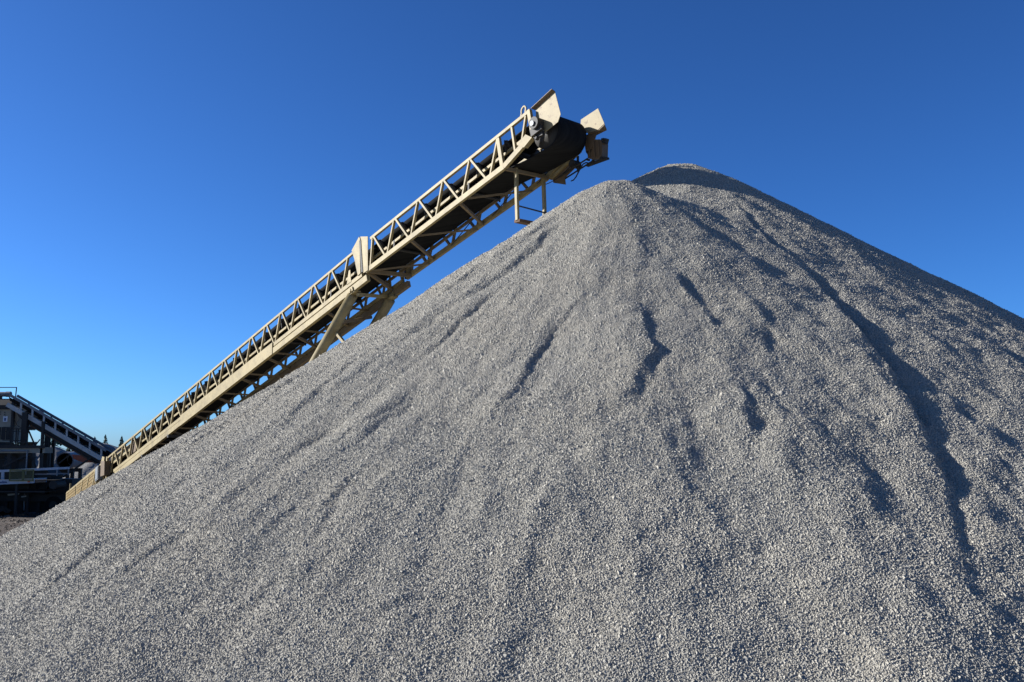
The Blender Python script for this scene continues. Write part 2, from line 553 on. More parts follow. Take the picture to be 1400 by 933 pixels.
def stones_mesh(name, x, y, z, nx, ny, nz, size, tone, ridge=True, hmin=0.28, hmax=0.66, tilt=0.16):
    """thousands of angular half-buried chips: a four-cornered base and a two-point ridge each"""
    N = len(x)
    nrm = np.stack([nx, ny, nz], -1)
    nrm += rng.normal(0, tilt, (N, 3))
    nrm /= np.linalg.norm(nrm, axis=1)[:, None]
    ref = np.where(np.abs(nrm[:, 2:3]) < 0.9, np.array([[0, 0, 1.0]]), np.array([[1.0, 0, 0]]))
    t = np.cross(ref, nrm); t /= np.linalg.norm(t, axis=1)[:, None]
    bt = np.cross(nrm, t)
    yaw = rng.random(N) * 2 * np.pi
    ca, sa = np.cos(yaw)[:, None], np.sin(yaw)[:, None]
    t, bt = t * ca + bt * sa, bt * ca - t * sa
    a = size[:, None]; bb = a * rng.uniform(0.6, 1.0, (N, 1)); hh = a * rng.uniform(hmin, hmax, (N, 1))
    nv = 6 if ridge else 5
    P = np.empty((N, nv, 3))
    base = np.stack([x, y, z], -1)
    for k, (i, j) in enumerate(((-1, -1), (1, -1), (1, 1), (-1, 1))):
        P[:, k] = base + t * a * i * rng.uniform(.75, 1.15, (N, 1)) + bt * bb * j * rng.uniform(.7, 1.2, (N, 1)) - nrm * a * rng.uniform(.35, .6, (N, 1))
    if ridge:
        for k, i in ((4, -1), (5, 1)):
            P[:, k] = base + t * a * i * rng.uniform(.15, .75, (N, 1)) + bt * bb * rng.uniform(-.5, .5, (N, 1)) + nrm * hh * rng.uniform(.6, 1.1, (N, 1))
        tri = np.array([(0, 1, 5), (0, 5, 4), (2, 3, 4), (2, 4, 5), (1, 2, 5), (3, 0, 4)])
    else:
        P[:, 4] = base + t * a * rng.uniform(-.5, .5, (N, 1)) + bt * bb * rng.uniform(-.5, .5, (N, 1)) + nrm * hh * rng.uniform(.7, 1.2, (N, 1))
        tri = np.array([(0, 1, 4), (1, 2, 4), (2, 3, 4), (3, 0, 4)])
    nt3 = len(tri)
    F2 = (np.arange(N)[:, None, None] * nv + tri[None]).reshape(-1)
    me = bpy.data.meshes.new(name)
    me.vertices.add(N * nv); me.vertices.foreach_set('co', P.astype(np.float32).ravel())
    me.loops.add(len(F2)); me.loops.foreach_set('vertex_index', F2.astype(np.int32))
    me.polygons.add(N * nt3); me.polygons.foreach_set('loop_start', np.arange(0, N * nt3 * 3, 3, dtype=np.int32))
    at = me.attributes.new('tone', 'FLOAT', 'FACE')
    at.data.foreach_set('value', np.repeat(tone, nt3).astype(np.float32))
    me.update(calc_edges=True)
    me.polygons.foreach_set('use_smooth', np.zeros(N * nt3, bool))
    return me


# stones lie closer where they can be told apart; far up the slope they are set wider and plainer
for d0, d1, SP, ridge in ((0, 14, 0.0205, True), (14, 18, 0.023, False), (18, 21, 0.026, False), (21, 60, 0.030, False)):
    ux, uy = np.arange(-12.5, 13.5, SP), np.arange(8.0, 27.6, SP * 0.86)
    UX, UY = np.meshgrid(ux, uy)
    x = (UX + rng.uniform(-.5, .5, UX.shape) * SP).ravel(); y = (UY + rng.uniform(-.5, .5, UY.shape) * SP).ravel()
    z = sample(PZ, x, y)
    vx, vy, vz = CAM[0] - x, CAM[1] - y, CAM[2] - z
    dist = np.sqrt(vx * vx + vy * vy + vz * vz)
    ok = (np.abs(x) < 0.57 * y + 0.5) & (z > 0.7) & (dist >= d0) & (dist < d1)
    x, y, z, vx, vy, vz, dist = (q[ok] for q in (x, y, z, vx, vy, vz, dist))
    e = 0.05
    zx = (sample(PZ, x + e, y) - sample(PZ, x - e, y)) / (2 * e); zy = (sample(PZ, x, y + e) - sample(PZ, x, y - e)) / (2 * e)
    nl = np.sqrt(1 + zx * zx + zy * zy)
    nx, ny, nz = -zx / nl, -zy / nl, 1 / nl
    ok = (nx * vx + ny * vy + nz * vz) / dist > -0.08
    x, y, z, nx, ny, nz = (q[ok] for q in (x, y, z, nx, ny, nz))
    size = np.clip(0.64 * SP * np.exp(rng.normal(0, 0.30, len(x))), 0.4 * SP, 1.7 * SP)
    tone = np.clip(rng.normal(0.48, 0.13, len(x)), 0, 1)
    print('stones', d0, len(x))
    st = link('loose_gravel', stones_mesh('loose_gravel', x, y, z + 0.003, nx, ny, nz, size, tone, ridge, 0.28 if ridge else 0.34, 0.62 if ridge else 0.80, 0.15 if ridge else 0.19), M['stone'], pile)
    st['kind'] = 'stuff'

# ------------------------------------------------------------------ the stacking conveyor
PH = Vector((-0.1976, 25.0, 11.2203))
DX, DY, DS = 0.68632, -0.72730, 0.32326       # run direction in plan, rise per metre of run
WX, WY = 0.72730, 0.68632                     # across the conveyor, away from the camera
SIDE = Vector((WX, WY, 0))


def bow(s):
    if s > 0 or s < -21:
        return 0.0
    return 0.09 * (s + 21) / 14.5 if s < -6.5 else 0.09 * (-s) / 6.5


def C(s, u, h):
    """run s, across u, plumb height h above the near bottom chord's lower edge"""
    return PH + Vector((DX * s + WX * u, DY * s + WY * u, DS * s + h + bow(s)))


conv = thing('stacking_conveyor', 'long cream lattice stacking conveyor rising behind the gravel pile, black belt inside',
             'conveyor', tuple(C(-9.5, 0.8, 0).xy) + (0.0,))
WU = 1.60


def cb(name, a, b2, w, h, mat='cream', parent=conv, side=SIDE):
    return obj(name, beam(C(*a), C(*b2), w, h, side), M[mat], parent)


def chain(name, pts, w, h, mat='cream'):
    return obj(name, join(*[beam(C(*pts[k]), C(*pts[k + 1]), w, h, SIDE) for k in range(len(pts) - 1)]), M[mat], conv)


def plate(name, sh, u, th, mat='cream', parent=conv):
    return obj(name, prism([C(s, u, h) for s, h in sh], SIDE * th), M[mat], parent)


for u, far in ((0.0, False), (WU, True)):
    # chords of the upper section, kinked up at the head
    chain('bottom_chord', [(-6.42, u, 0.08), (0.0, u, 0.08), (0.82, u, 0.285)], 0.10, 0.15)
    chain('top_chord', [(-6.2, u, 1.03), (0.96, u, 1.05)], 0.09, 0.085)
    # chords of the lower section
    chain('bottom_chord', [(-26.4, u, 0.035), (-21.0, u, 0.05), (-6.62, u, 0.06)], 0.10, 0.13)
    chain('top_chord', [(-27.2, u, 0.90), (-21.0, u, 0.97), (-7.1, u, 1.03)], 0.08, 0.075)
    # undercarriage rail under the lower section, with a deep fish plate in its middle
    cb('undercarriage_rail', (-26.2, u, -0.17), (-6.32, u, -0.17), 0.13, 0.20, 'cream_shaded' if far else 'cream')
    plate('fish_plate', [(-19.4, -0.28), (-12.1, -0.28), (-12.1, 0.14), (-19.4, 0.14)], u + (-0.085 if not far else 0.066), 0.018, 'cream_shaded' if far else 'cream')
    # lattice
    ups = [(-6.18, -6.10), (-5.28, -4.98)] + [(-4.09 + 1.18 * k, -3.81 + 1.18 * k) for k in range(4)] + [(0.68, 0.84)]
    dns = [(-6.02, -5.42)] + [(-4.87 + 1.165 * k, -4.24 + 1.165 * k) for k in range(4)] + [(-0.25, -0.08), (0.30, 0.44)]
    for b0, t0 in ups:
        obj('lattice_upright', beam(C(b0, u, 0.15 + (0.17 if b0 > 0.5 else 0)), C(t0, u, 1.0), 0.085, 0.05, SIDE), M['cream_shaded' if far else 'cream'], conv)
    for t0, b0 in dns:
        obj('lattice_diagonal', beam(C(t0, u, 1.0), C(b0, u, 0.15 + (0.11 if b0 > 0.2 else 0)), 0.088, 0.062 if b0 != -0.08 else 0.12, SIDE), M['cream_shaded' if far else 'cream'], conv)
    for k in range(-4 if not far else -4, 16):
        t0 = -10.66 - 1.06 * k
        top = 0.90 + 0.06 * min(1, max(0, (t0 + 27) / 6)) + 0.06 * min(1, max(0, (t0 + 21) / 14))
        if t0 < -26.9 or t0 > -7.25:
            continue
        obj('lattice_upright', beam(C(t0 - 0.27, u, 0.11), C(t0, u, top), 0.078, 0.046, SIDE), M['cream_shaded' if far else 'cream'], conv)
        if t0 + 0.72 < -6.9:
            obj('lattice_diagonal', beam(C(t0 + 0.15, u, top), C(t0 + 0.70, u, 0.11), 0.078, 0.056, SIDE), M['cream_shaded' if far else 'cream'], conv)
    # hinge where the two sections fold
    uo = u - 0.075 if not far else u + 0.05
    plate('hinge_plate', [(-7.18, 1.10), (-6.76, 1.36), (-6.74, 1.12), (-6.66, 0.12), (-6.80, 0.10), (-7.02, 0.76)], uo, 0.022)
    plate('hinge_plate', [(-6.69, 1.32), (-6.29, 1.13), (-6.25, 0.03), (-6.49, 0.04), (-6.60, 0.52)], uo, 0.022)
    obj('hinge_pin', tube(C(-6.75, uo - 0.02, 1.25), C(-6.75, uo + 0.05, 1.25), 0.065, 14), M['cream'], conv)
    cb('hinge_cylinder', (-6.70, uo + 0.03, 1.2), (-6.55, uo + 0.03, 0.1), 0.09, 0.09, 'dark')
    plate('gusset', [(-7.45, 0.1), (-7.35, 0.52), (-7.27, 0.52), (-7.2, 0.1)], u - 0.06, 0.015)
    obj('rail_clamp', join(beam(C(-7.28, u - 0.08, -0.2), C(-7.05, u - 0.08, -0.2), 0.05, 0.13, SIDE),
                           tube(C(-7.18, u - 0.13, -0.2), C(-7.18, u - 0.08, -0.2), 0.055, 10)), M['cream'], conv)

# cross members of the bottom plane
for a, b2, w in ((-4.18, -5.0, .08), (-1.9, -2.65, .08), (0.0, 0.1, .09), (-6.3, -6.18, .12), (-6.38, -7.2, .10)):
    cb('cross_tube', (a, 0.03, 0.03), (b2, WU - 0.03, 0.03), w, w, side=(0, 0, 1), mat='cream_shaded')
for a, b2 in ((-3.83, -2.88), (-1.57, -0.53), (-6.2, -5.2)):
    cb('cross_angle', (a, 0.03, 0.0), (b2, WU - 0.03, -0.01), .05, .05, side=(0, 0, 1), mat='cream_shaded')
for k in range(9):
    s0 = -8.9 - 1.95 * k
    cb('cross_tube', (s0, 0.05, -0.1), (s0 - 0.85, WU - 0.05, -0.1), .08, .08, side=(0, 0, 1), mat='cream_shaded')
    cb('cross_angle', (s0 + 0.45, 0.05, -0.12), (s0 + 0.5 - 0.1, WU - 0.05, -0.12), .06, .06, side=(0, 0, 1), mat='cream_shaded')
# thin wind-brace rods on the far lattice
for k in range(3):
    obj('brace_rod', tube(C(-4.3 + 1.9 * k, WU, 0.05), C(-2.6 + 1.9 * k, WU - 0.35, 0.22), 0.016, 6), M['dark'], conv)

# idler stringers, carrying idlers, return idlers
for u in (0.22, 1.38):
    cb('idler_stringer', (-26.3, u, 0.56), (0.6, u, 0.60), 0.05, 0.075)
cb('return_stringer', (-26.3, 1.42, 0.40), (-0.9, 1.42, 0.36), 0.05, 0.09, 'cream_shaded')
s0 = -26.0
i = 0
while s0 < 0.7:
    brk = join(beam(C(s0, 0.24, 0.62), C(s0, 1.36, 0.62), 0.07, 0.05, (0, 0, 1)),
               beam(C(s0, 0.20, 0.60), C(s0, 0.16, 0.93), 0.08, 0.03, SIDE), beam(C(s0, 1.40, 0.60), C(s0, 1.44, 0.93), 0.08, 0.03, SIDE))
    fr = obj('idler_frame', brk, M['dark'], conv)
    for a, b2 in (((0.18, 0.91), (0.50, 0.69)), ((0.53, 0.68), (1.07, 0.68)), ((1.10, 0.69), (1.42, 0.91))):
        obj('roller', tube(C(s0, *a), C(s0, *b2), 0.055, 10), M['dark'], fr, True)
    if i % 3 == 0:
        obj('idler_hanger', join(tube(C(s0 - 0.4, 0.2, 0.29), C(s0 - 0.4, 1.4, 0.29), 0.05, 10),
                                 beam(C(s0 - 0.4, 0.2, 0.22), C(s0 - 0.4, 0.2, 0.56), 0.02, 0.06, SIDE),
                                 beam(C(s0 - 0.4, 1.4, 0.22), C(s0 - 0.4, 1.4, 0.56), 0.02, 0.06, SIDE)), M['dark'], conv)
    s0 += 1.175
    i += 1

# the belt: troughed run up, round the head pulley, flat run back, round the tail pulley
hc_s, hc_h, hr = 1.28, 0.386, 0.48
tc_s, tc_h, tr = -31.9, 0.36, 0.28
an0 = math.atan(DS)
path = []                                   # (s, h, trough depth)
for k in range(47):
    s = -31.95 + (1.13 + 31.95) * k / 46
    t = min(1, max(0, (0.95 - s) / 1.6)) * min(1, max(0, (s + 32.0) / 1.5))
    hh = 0.74 + 0.15 * min(1, max(0, (s + 0.65) / 1.6)) - 0.12 * min(1, max(0, (-29 - s) / 3))
    path.append((s, hh, 0.21 * t))
for k in range(1, 18):
    an = math.pi / 2 + an0 - math.pi * k / 18
    path.append((hc_s + hr * math.cos(an), hc_h + hr * math.sin(an) - DS * hr * math.cos(an), 0))
for k in range(41):
    s = 1.40 - (1.40 + 31.8) * k / 40
    path.append((s, -0.10 + 0.46 * min(1, max(0, (0.9 - s) / 2.2)) ** 0.8 - 0.30 * min(1, max(0, (-29 - s) / 3)), 0))
for k in range(1, 10):
    an = -math.pi / 2 + an0 - math.pi * k / 10
    path.append((tc_s + tr * math.cos(an), tc_h + tr * math.sin(an) - DS * tr * math.cos(an), 0))
us = [0.26, 0.38, 0.50, 0.80, 1.10, 1.22, 1.34]
tro = [1.0, 0.5, 0.0, 0.0, 0.0, 0.5, 1.0]
V = []
for s, h, t in path:
    for u, q in zip(us, tro):
        V.append(tuple(C(s, u, h + t * q)))
nb = len(us)
Fb = []
for k in range(len(path)):
    l = (k + 1) % len(path)
    for j in range(nb - 1):
        Fb.append((k * nb + j, k * nb + j + 1, l * nb + j + 1, l * nb + j))
belt = obj('belt', (V, Fb), M['belt'], conv, True)
sm = belt.modifiers.new('thickness', 'SOLIDIFY'); sm.thickness = 0.022; sm.offset = 0
hp = obj('head_pulley', tube(C(hc_s, 0.30, hc_h), C(hc_s, 1.30, hc_h), hr - 0.03, 28), M['dark'], conv, True)
obj('pulley_shaft', tube(C(hc_s, -0.06, hc_h), C(hc_s, 1.75, hc_h), 0.05, 12), M['galv'], hp)
obj('tail_pulley', tube(C(tc_s, 0.30, tc_h), C(tc_s, 1.30, tc_h), tr - 0.02, 20), M['dark'], conv, True)

# head end: end posts, bearings, hood plates, lifting eye, drive
for u in (-0.0, WU):
    cb('end_post', (0.95, u, 1.10), (1.12, u, 0.28), 0.10, 0.11)
    plate('take_up_plate', [(0.57, 0.34), (0.82, 0.14), (1.12, 0.24), (0.88, 0.46)], u - 0.075, 0.15)
    br = obj('shaft_bearing', join(beam(C(hc_s - 0.22, u - 0.02, hc_h), C(hc_s + 0.16, u - 0.02, hc_h), 0.10, 0.20, SIDE),
                                   tube(C(hc_s - 0.03, u - 0.15, hc_h + 0.16), C(hc_s - 0.03, u + 0.08, hc_h + 0.16), 0.165, 18)), M['dark'], conv)
    obj('bearing_cap', tube(C(hc_s - 0.05, u - 0.19, hc_h + 0.15), C(hc_s - 0.05, u - 0.15, hc_h + 0.15), 0.07, 14), M['galv'], br)
plate('hood_plate', [(1.10, 0.62), (1.10, 1.06), (1.80, 1.12), (2.0, 0.40), (1.90, 0.25), (1.40, 0.24), (1.36, 0.62)], 0.10, 0.014, 'cream_rusty')
obj('hood_flange', prism([C(1.06, 0.11, 1.06), C(1.80, 0.11, 1.12), C(1.77, 0.01, 1.18), C(1.0, 0.01, 1.12)], (0, 0, 0.014)), M['brown'], conv)
plate('hood_plate', [(1.34, 0.60), (1.38, 0.97), (2.0, 0.92), (2.22, 0.37), (1.98, 0.33), (1.62, 0.46)], 1.55, 0.014, 'cream_rusty')
obj('hood_flange', prism([C(1.62, 1.56, 0.46), C(1.98, 1.56, 0.33), C(2.22, 1.56, 0.37), C(2.17, 1.70, 0.28), C(1.68, 1.70, 0.37)], (0, 0, -0.03)), M['brown'], conv)
plate('hood_back', [(1.42, 0.50), (1.62, 0.44), (1.90, 0.30), (1.74, -0.02), (1.50, 0.02)], 1.60, 0.016, 'brown')
eye = []
for k in range(15):
    an = math.pi * (-0.15 + 1.3 * k / 14)
    eye.append(C(0.74 + 0.085 * math.cos(an), 0, 1.22 + 0.10 * math.sin(an) - DS * 0.085 * math.cos(an) * 0.2))
eye = [C(0.80, 0, 1.06)] + eye + [C(0.62, 0, 1.06)]
obj('lifting_eye', join(*[beam(eye[k], eye[k + 1], 0.035, 0.04, SIDE) for k in range(len(eye) - 1)]), M['cream'], conv)
dr = plate('drive_housing', [(1.52, 0.18), (1.56, -0.20), (1.70, -0.30), (1.96, -0.44), (2.06, -0.42), (2.08, -0.06), (2.00, 0.08), (1.78, 0.20)], 1.62, 0.24, 'brown')
for s, h in ((1.62, -0.05), (1.80, -0.12), (1.96, -0.18)):
    cb('housing_rib', (s, 1.60, h + 0.22), (s + 0.03, 1.60, h - 0.20), 0.03, 0.035, 'brown', parent=dr)
obj('sensor_box', beam(C(2.06, 1.70, 0.02), C(2.18, 1.70, -0.06), 0.12, 0.14, SIDE), M['dark'], dr)
obj('hose', join(*[tube(C(1.50 - 0.11 * k, 1.70 + 0.02 * k, -0.28 + 0.10 * math.sin(k * 0.8)), C(1.39 - 0.11 * k, 1.72 + 0.02 * k, -0.28 + 0.10 * math.sin((k + 1) * 0.8)), 0.018, 6) for k in range(7)]), M['dark'], dr)
obj('drive_motor', join(tube(C(1.60, 1.72, 0.02), C(1.60, 2.15, 0.02), 0.17, 18), tube(C(1.60, 1.62, 0.02), C(1.60, 1.72, 0.02), 0.12, 14)), M['dark'], dr, False)
for s, h in ((1.56, -0.24), (2.04, -0.46), (2.10, 0.02), (1.75, -0.38)):
    obj('bolt', tube(C(s, 1.58, h), C(s, 1.68, h), 0.03, 8), M['dark'], dr)
cb('drive_bracket', (1.45, 1.70, -0.33), (2.2, 1.70, -0.53), 0.12, 0.05, 'dark')
plate('belt_scraper_plate', [(0.12, 0.20), (0.22, -0.16), (0.69, -0.46), (0.66, -0.26), (1.10, -0.17), (1.06, 0.0)], 1.66, 0.016, 'brown')
obj('scraper_roller', tube(C(1.05, 1.52, -0.08), C(1.05, 1.80, -0.08), 0.11, 16), M['dark'], conv)
for u in (1.62, 1.86):
    obj('brace_rod', tube(C(0.45, u, -0.14), C(1.55, u, -0.20), 0.022, 8), M['dark'], conv)
obj('brace_rod', tube(C(1.12, 1.7, -0.32), C(1.12, 1.7, 0.12), 0.035, 8), M['dark'], conv)
cb('brace_bar', (0.15, 1.62, -0.02), (1.30, 1.62, 0.16), 0.07, 0.08)
obj('scraper_tensioner', join(beam(C(1.12, 0.06, 0.30), C(1.42, 0.06, 0.22), 0.10, 0.12, SIDE), tube(C(1.18, -0.02, 0.22), C(1.18, 0.1, 0.22), 0.06, 10)), M['dark'], conv)

# hanging step frame under the head
hang = (0.05, -1.37)
cb('hanger_post', (0.02, 0.40, 0.16), (0.08, 0.40, -1.37), 0.085, 0.085)
cb('hanger_post', (0.04, 1.44, 0.14), (0.10, 1.44, -1.37), 0.085, 0.085)
cb('hanger_rail', (0.07, 0.40, -0.96), (0.17, 1.62, -1.05), 0.03, 0.04, 'dark', side=(0, 0, 1))
cb('step_tread', (0.08, 0.38, -1.39), (0.12, 1.50, -1.39), 0.08, 0.22, 'rust', side=(0, 0, 1))

# legs of the undercarriage, running back to the ground
for u in (0.06, WU - 0.06):
    top, ft = C(-7.25, u, -0.30), C(-7.25, u, -0.30)
    run = 9.1
    foot = PH + Vector((DX * (-7.25 - run) + WX * u, DY * (-7.25 - run) + WY * u, 0))
    foot.z = 0.35
    lg = obj('leg', tube(top, foot, 0.17, 18), M['cream'], conv, True)
    obj('leg_cap', beam(C(-7.5, u, -0.29), C(-7.0, u, -0.29), 0.26, 0.05, SIDE), M['cream'], lg)
    wc = foot + Vector((0, 0, 0.15))
    wh = obj('wheel', tube(wc - SIDE * 0.35, wc + SIDE * 0.35, 0.5, 24), M['belt'], conv, False)
    obj('rim', tube(wc - SIDE * 0.37, wc + SIDE * 0.37, 0.26, 18), M['cream'], wh)
cb('leg_cross_brace', (-8.0, 0.1, -0.88), (-8.3, WU - 0.1, -0.44), 0.10, 0.12, 'cream_shaded', side=(0, 0, 1))
cb('leg_brace', (-7.0, 0.08, -0.40), (-7.35, WU - 0.08, -0.16), 0.10, 0.12, side=(0, 0, 1))
cb('leg_strut', (-8.3, 0.1, -1.05), (-6.8, 0.1, -2.7), 0.09, 0.09)

# loading end: guards, control boxes, tail frame, skirt boards
for u in (0.0, WU):
    cb('tail_chord', (-32.4, u, 0.0), (-27.65, u, 0.0), 0.09, 0.10)
    cb('tail_chord', (-32.46, u, 0.80), (-28.0, u, 0.84), 0.08, 0.07)
    for s in (-32.42, -31.08, -28.55, -27.72):
        cb('tail_post', (s, u, 0.0), (s - 0.06, u, 0.82), 0.07, 0.07)
    for a, b2 in ((-32.36, -31.14), (-31.02, -28.62)):
        n = int((b2 - a) / 0.075)
        sl = [beam(C(a + (b2 - a) * (k + .5) / n, u - 0.05, 0.06), C(a - 0.05 + (b2 - a) * (k + .5) / n, u - 0.05, 0.78), 0.012, 0.055, SIDE) for k in range(n)]
        sl += [beam(C(a, u - 0.065, hh), C(b2, u - 0.065, hh), 0.01, 0.02, SIDE) for hh in (0.15, 0.3, 0.45, 0.6, 0.72)]
        obj('mesh_guard', join(*sl), M['tan'], conv)
    for k in range(3):
        s = -30.5 + 0.8 * k
        cb('guard_stiffener', (s, u - 0.075, 0.06), (s + 0.3, u - 0.075, 0.76), 0.012, 0.05)
    cb('tail_post', (-27.25, u, -0.10), (-27.30, u, 0.98), 0.10, 0.12)
    plate('hinge_plate', [(-28.0, 0.78), (-27.76, 1.14), (-27.5, 1.02), (-27.55, 0.70), (-27.8, 0.66)], u - 0.08, 0.02)
cb_box = obj('control_box', prism([C(-28.15, -0.22, 0.08), C(-27.78, -0.22, 0.08), C(-27.82, -0.22, 0.74), C(-28.19, -0.22, 0.74)], SIDE * 0.2), M['grey_box'], conv)
obj('box_door', prism([C(-28.11, -0.235, 0.13), C(-27.82, -0.235, 0.13), C(-27.85, -0.235, 0.69), C(-28.14, -0.235, 0.69)], SIDE * 0.012), M['grey_box'], cb_box)
obj('junction_box', prism([C(-27.28, -0.3, 0.06), C(-26.82, -0.3, -0.02), C(-26.86, -0.3, 0.64), C(-27.32, -0.3, 0.78)], SIDE * 0.28), M['brown'], conv)
for u in (0.15, 1.43):
    plate('skirt_board', [(-27.2, 0.55), (-24.9, 0.55), (-24.8, 0.86), (-27.3, 0.92)], u, 0.015, 'cream')
plate('belt_cover', [(-24.7, 0.25), (-24.2, 0.25), (-24.2, 0.80), (-24.7, 0.84)], 0.06, 0.3, 'brown')
for s in (-26.4, -23.2, -20.6):
    cb('outrigger', (s, -0.08, -0.30), (s, WU + 0.08, -0.30), 0.12, 0.12, 'dark', side=(0, 0, 1))
obj('tail_support', join(beam(C(-27.3, 0.1, -0.1), tuple(C(-27.3, 0.1, 0).xy) + (0.0,), 0.14, 0.14, SIDE),
                         beam(C(-27.3, WU - 0.1, -0.1), tuple(C(-27.3, WU - 0.1, 0).xy) + (0.0,), 0.14, 0.14, SIDE),
                         beam(tuple(C(-27.3, -0.3, 0).xy) + (0.08,), tuple(C(-27.3, WU + 0.3, 0).xy) + (0.08,), 0.2, 0.16, (0, 0, 1))), M['dark'], conv)
obj('whip_rod', tube(C(-32.05, 0, 0.8), C(-32.05, 0, 1.15), 0.05, 8), M['cream'], conv)
obj('control_cable', join(*[tube(C(-0.2 + 0.12 * k, WU + 0.05, -0.02 - 0.1 * math.sin(math.pi * k / 10)), C(-0.08 + 0.12 * k, WU + 0.05, -0.02 - 0.1 * math.sin(math.pi * (k + 1) / 10)), 0.012, 6) for k in range(10)]), M['dark'], conv)

#PLANT
# ------------------------------------------------------------------ screening plant at the left edge
plant = thing('screening_plant', 'tall olive grey screening box on dark legs at the left edge', 'screening plant', (-35.0, 59.0, 0.0))
obj('screen_body', bx(-42.0, -30.05, 57.4, 58.9, 4.15, 6.12), M['olive'], plant)  # left end lengthened out of view so it shades the plant and ground
cvp = []
for k in range(9):
    t = k / 8
    cvp.append((-30.15, 57.2 + 1.3 * t, 6.12 + 0.66 * math.sin(math.pi * (0.12 + 0.76 * t))))
cvp = [(-30.15, 57.2, 6.14)] + cvp + [(-30.15, 58.5, 6.14)]
obj('screen_cover', prism(cvp, (-12.3, 0, 0)), M['dark'], plant)
for xk in (-30.0, -31.6, -33.2):
    obj('stiffener', bx(xk - 0.06, xk + 0.07, 57.2, 57.39, 3.9, 6.5), M['dark'], plant)
obj('hopper_chute', prism([(-29.98, 57.45, 6.12), (-29.45, 57.45, 6.12), (-29.98, 57.45, 4.9)], (0, 2.6, 0)), M['olive'], plant)
obj('vibrator_drum', join(tube((-41.0, 57.9, 7.05), (-30.65, 57.9, 7.05), 0.15, 16), tube((-30.8, 57.9, 7.05), (-30.52, 57.9, 7.05), 0.17, 16)), M['galv'], plant)
obj('drum_saddle', bx(-31.3, -31.1, 57.75, 58.05, 6.5, 6.92), M['dark'], plant)
obj('top_rail', beam((-41.0, 57.3, 7.40), (-29.86, 57.3, 7.43), 0.045, 0.045), M['dark'], plant)
for xk, zk in ((-29.88, 6.3), (-33.0, 6.7), (-36.2, 6.7), (-39.4, 6.7)):
    obj('rail_post', beam((xk - 0.06, 57.3, zk), (xk, 57.3, 7.42), 0.045, 0.045), M['dark'], plant)
sgn = obj('notice_plate', bx(-30.62, -30.36, 57.37, 57.395, 5.36, 5.70), M['sign'], plant)
obj('notice_mark', bx(-30.55, -30.44, 57.355, 57.368, 5.42, 5.60), M['blue'], sgn)
for xk, zk in ((-30.8, 5.95), (-30.55, 5.93), (-30.55, 5.8), (-30.8, 5.82), (-30.5, 5.7)):
    obj('bolt', tube((xk, 57.37, zk), (xk, 57.41, zk), 0.03, 8), M['dark'], plant)
for k, (x0, x1) in enumerate(((-31.05, -30.45), (-29.78, -29.35), (-34.2, -33.7), (-37.5, -37.0), (-41.0, -40.5))):
    for y0 in (57.5, 60.8):
        obj('leg', bx(x0, x1, y0, y0 + 0.45, 0.0, 4.15 if x1 < -30 else 3.55), M['dark'], plant)
obj('base_beam', bx(-42.0, -29.2, 57.35, 57.48, 3.30, 3.60), M['dark'], plant)
obj('discharge_hopper', join(prism([(-34.5, 57.9, 3.3), (-30.3, 57.9, 3.3), (-31.3, 58.6, 0.9), (-33.6, 58.6, 0.9)], (0, 2.0, 0))), M['dark'], plant)
obj('rock_box', bx(-41.5, -34.4, 57.8, 61.2, 0.1, 4.1), M['dark'], plant)
for k in range(3):
    obj('access_door', bx(-30.95 + 0.28 * k, -30.72 + 0.28 * k, 57.36, 57.385, 4.3, 5.05), M['dark'], plant)

# service platform with handrails, in front of the chute
plat = thing('service_platform', 'dark steel service platform with thin handrails beside the screening box', 'platform', (-29.2, 57.0, 0.0))
obj('deck', bx(-31.6, -27.42, 56.2, 57.15, 3.50, 3.84), M['olive'], plat)
obj('toe_board', bx(-31.6, -27.42, 56.13, 56.18, 3.78, 3.95), M['dark'], plat)
for za, zb in ((5.02, 4.86), (4.76, 4.74), (4.26, 4.22), (4.10, 4.10)):
    obj('handrail', beam((-29.95, 56.2, za), (-28.6, 56.9 if za > 4.8 else 56.2, zb), 0.045, 0.045), M['dark'], plat)
obj('handrail', beam((-28.8, 56.2, 4.13), (-27.85, 56.2, 4.13), 0.05, 0.05), M['dark'], plat)
for xk, w in ((-29.17, 0.06), (-29.06, 0.05)):
    obj('rail_post', beam((xk, 56.2, 3.84), (xk, 56.2, 4.9), w, w), M['dark'], plat)
obj('column', bx(-29.0, -28.70, 56.4, 56.7, 0.0, 5.9), M['dark'], plat)
obj('column', bx(-27.98, -27.75, 57.2, 57.5, 0.0, 5.3), M['dark'], plat)
obj('header_beam', beam((-28.95, 56.5, 4.98), (-27.6, 57.3, 4.98), 0.14, 0.16), M['dark'], plat)
obj('knee_brace', beam((-28.62, 56.5, 4.85), (-28.15, 56.5, 3.9), 0.07, 0.07), M['dark'], plat)
obj('knee_brace', beam((-27.9, 56.5, 4.3), (-28.25, 56.5, 3.8), 0.05, 0.05), M['dark'], plat)
obj('diagonal_strut', beam((-28.3, 56.3, 3.5), (-27.95, 56.3, 2.65), 0.08, 0.08), M['dark'], plat)
obj('diagonal_strut', beam((-28.3, 56.3, 3.5), (-29.9, 56.3, 2.7), 0.12, 0.12), M['dark'], plat)
obj('diagonal_strut', beam((-30.3, 56.3, 3.5), (-30.95, 56.3, 2.8), 0.05, 0.05), M['dark'], plat)
for xk in (-31.3, -29.6):
    obj('leg', bx(xk - 0.1, xk + 0.1, 56.3, 56.5, 0, 3.5), M['dark'], plat)
obj('valve', join(tube((-29.40, 56.3, 3.84), (-29.40, 56.3, 4.0), 0.05, 8), tube((-29.40, 56.25, 4.0), (-29.40, 56.38, 4.0), 0.09, 12)), M['dark'], plat)
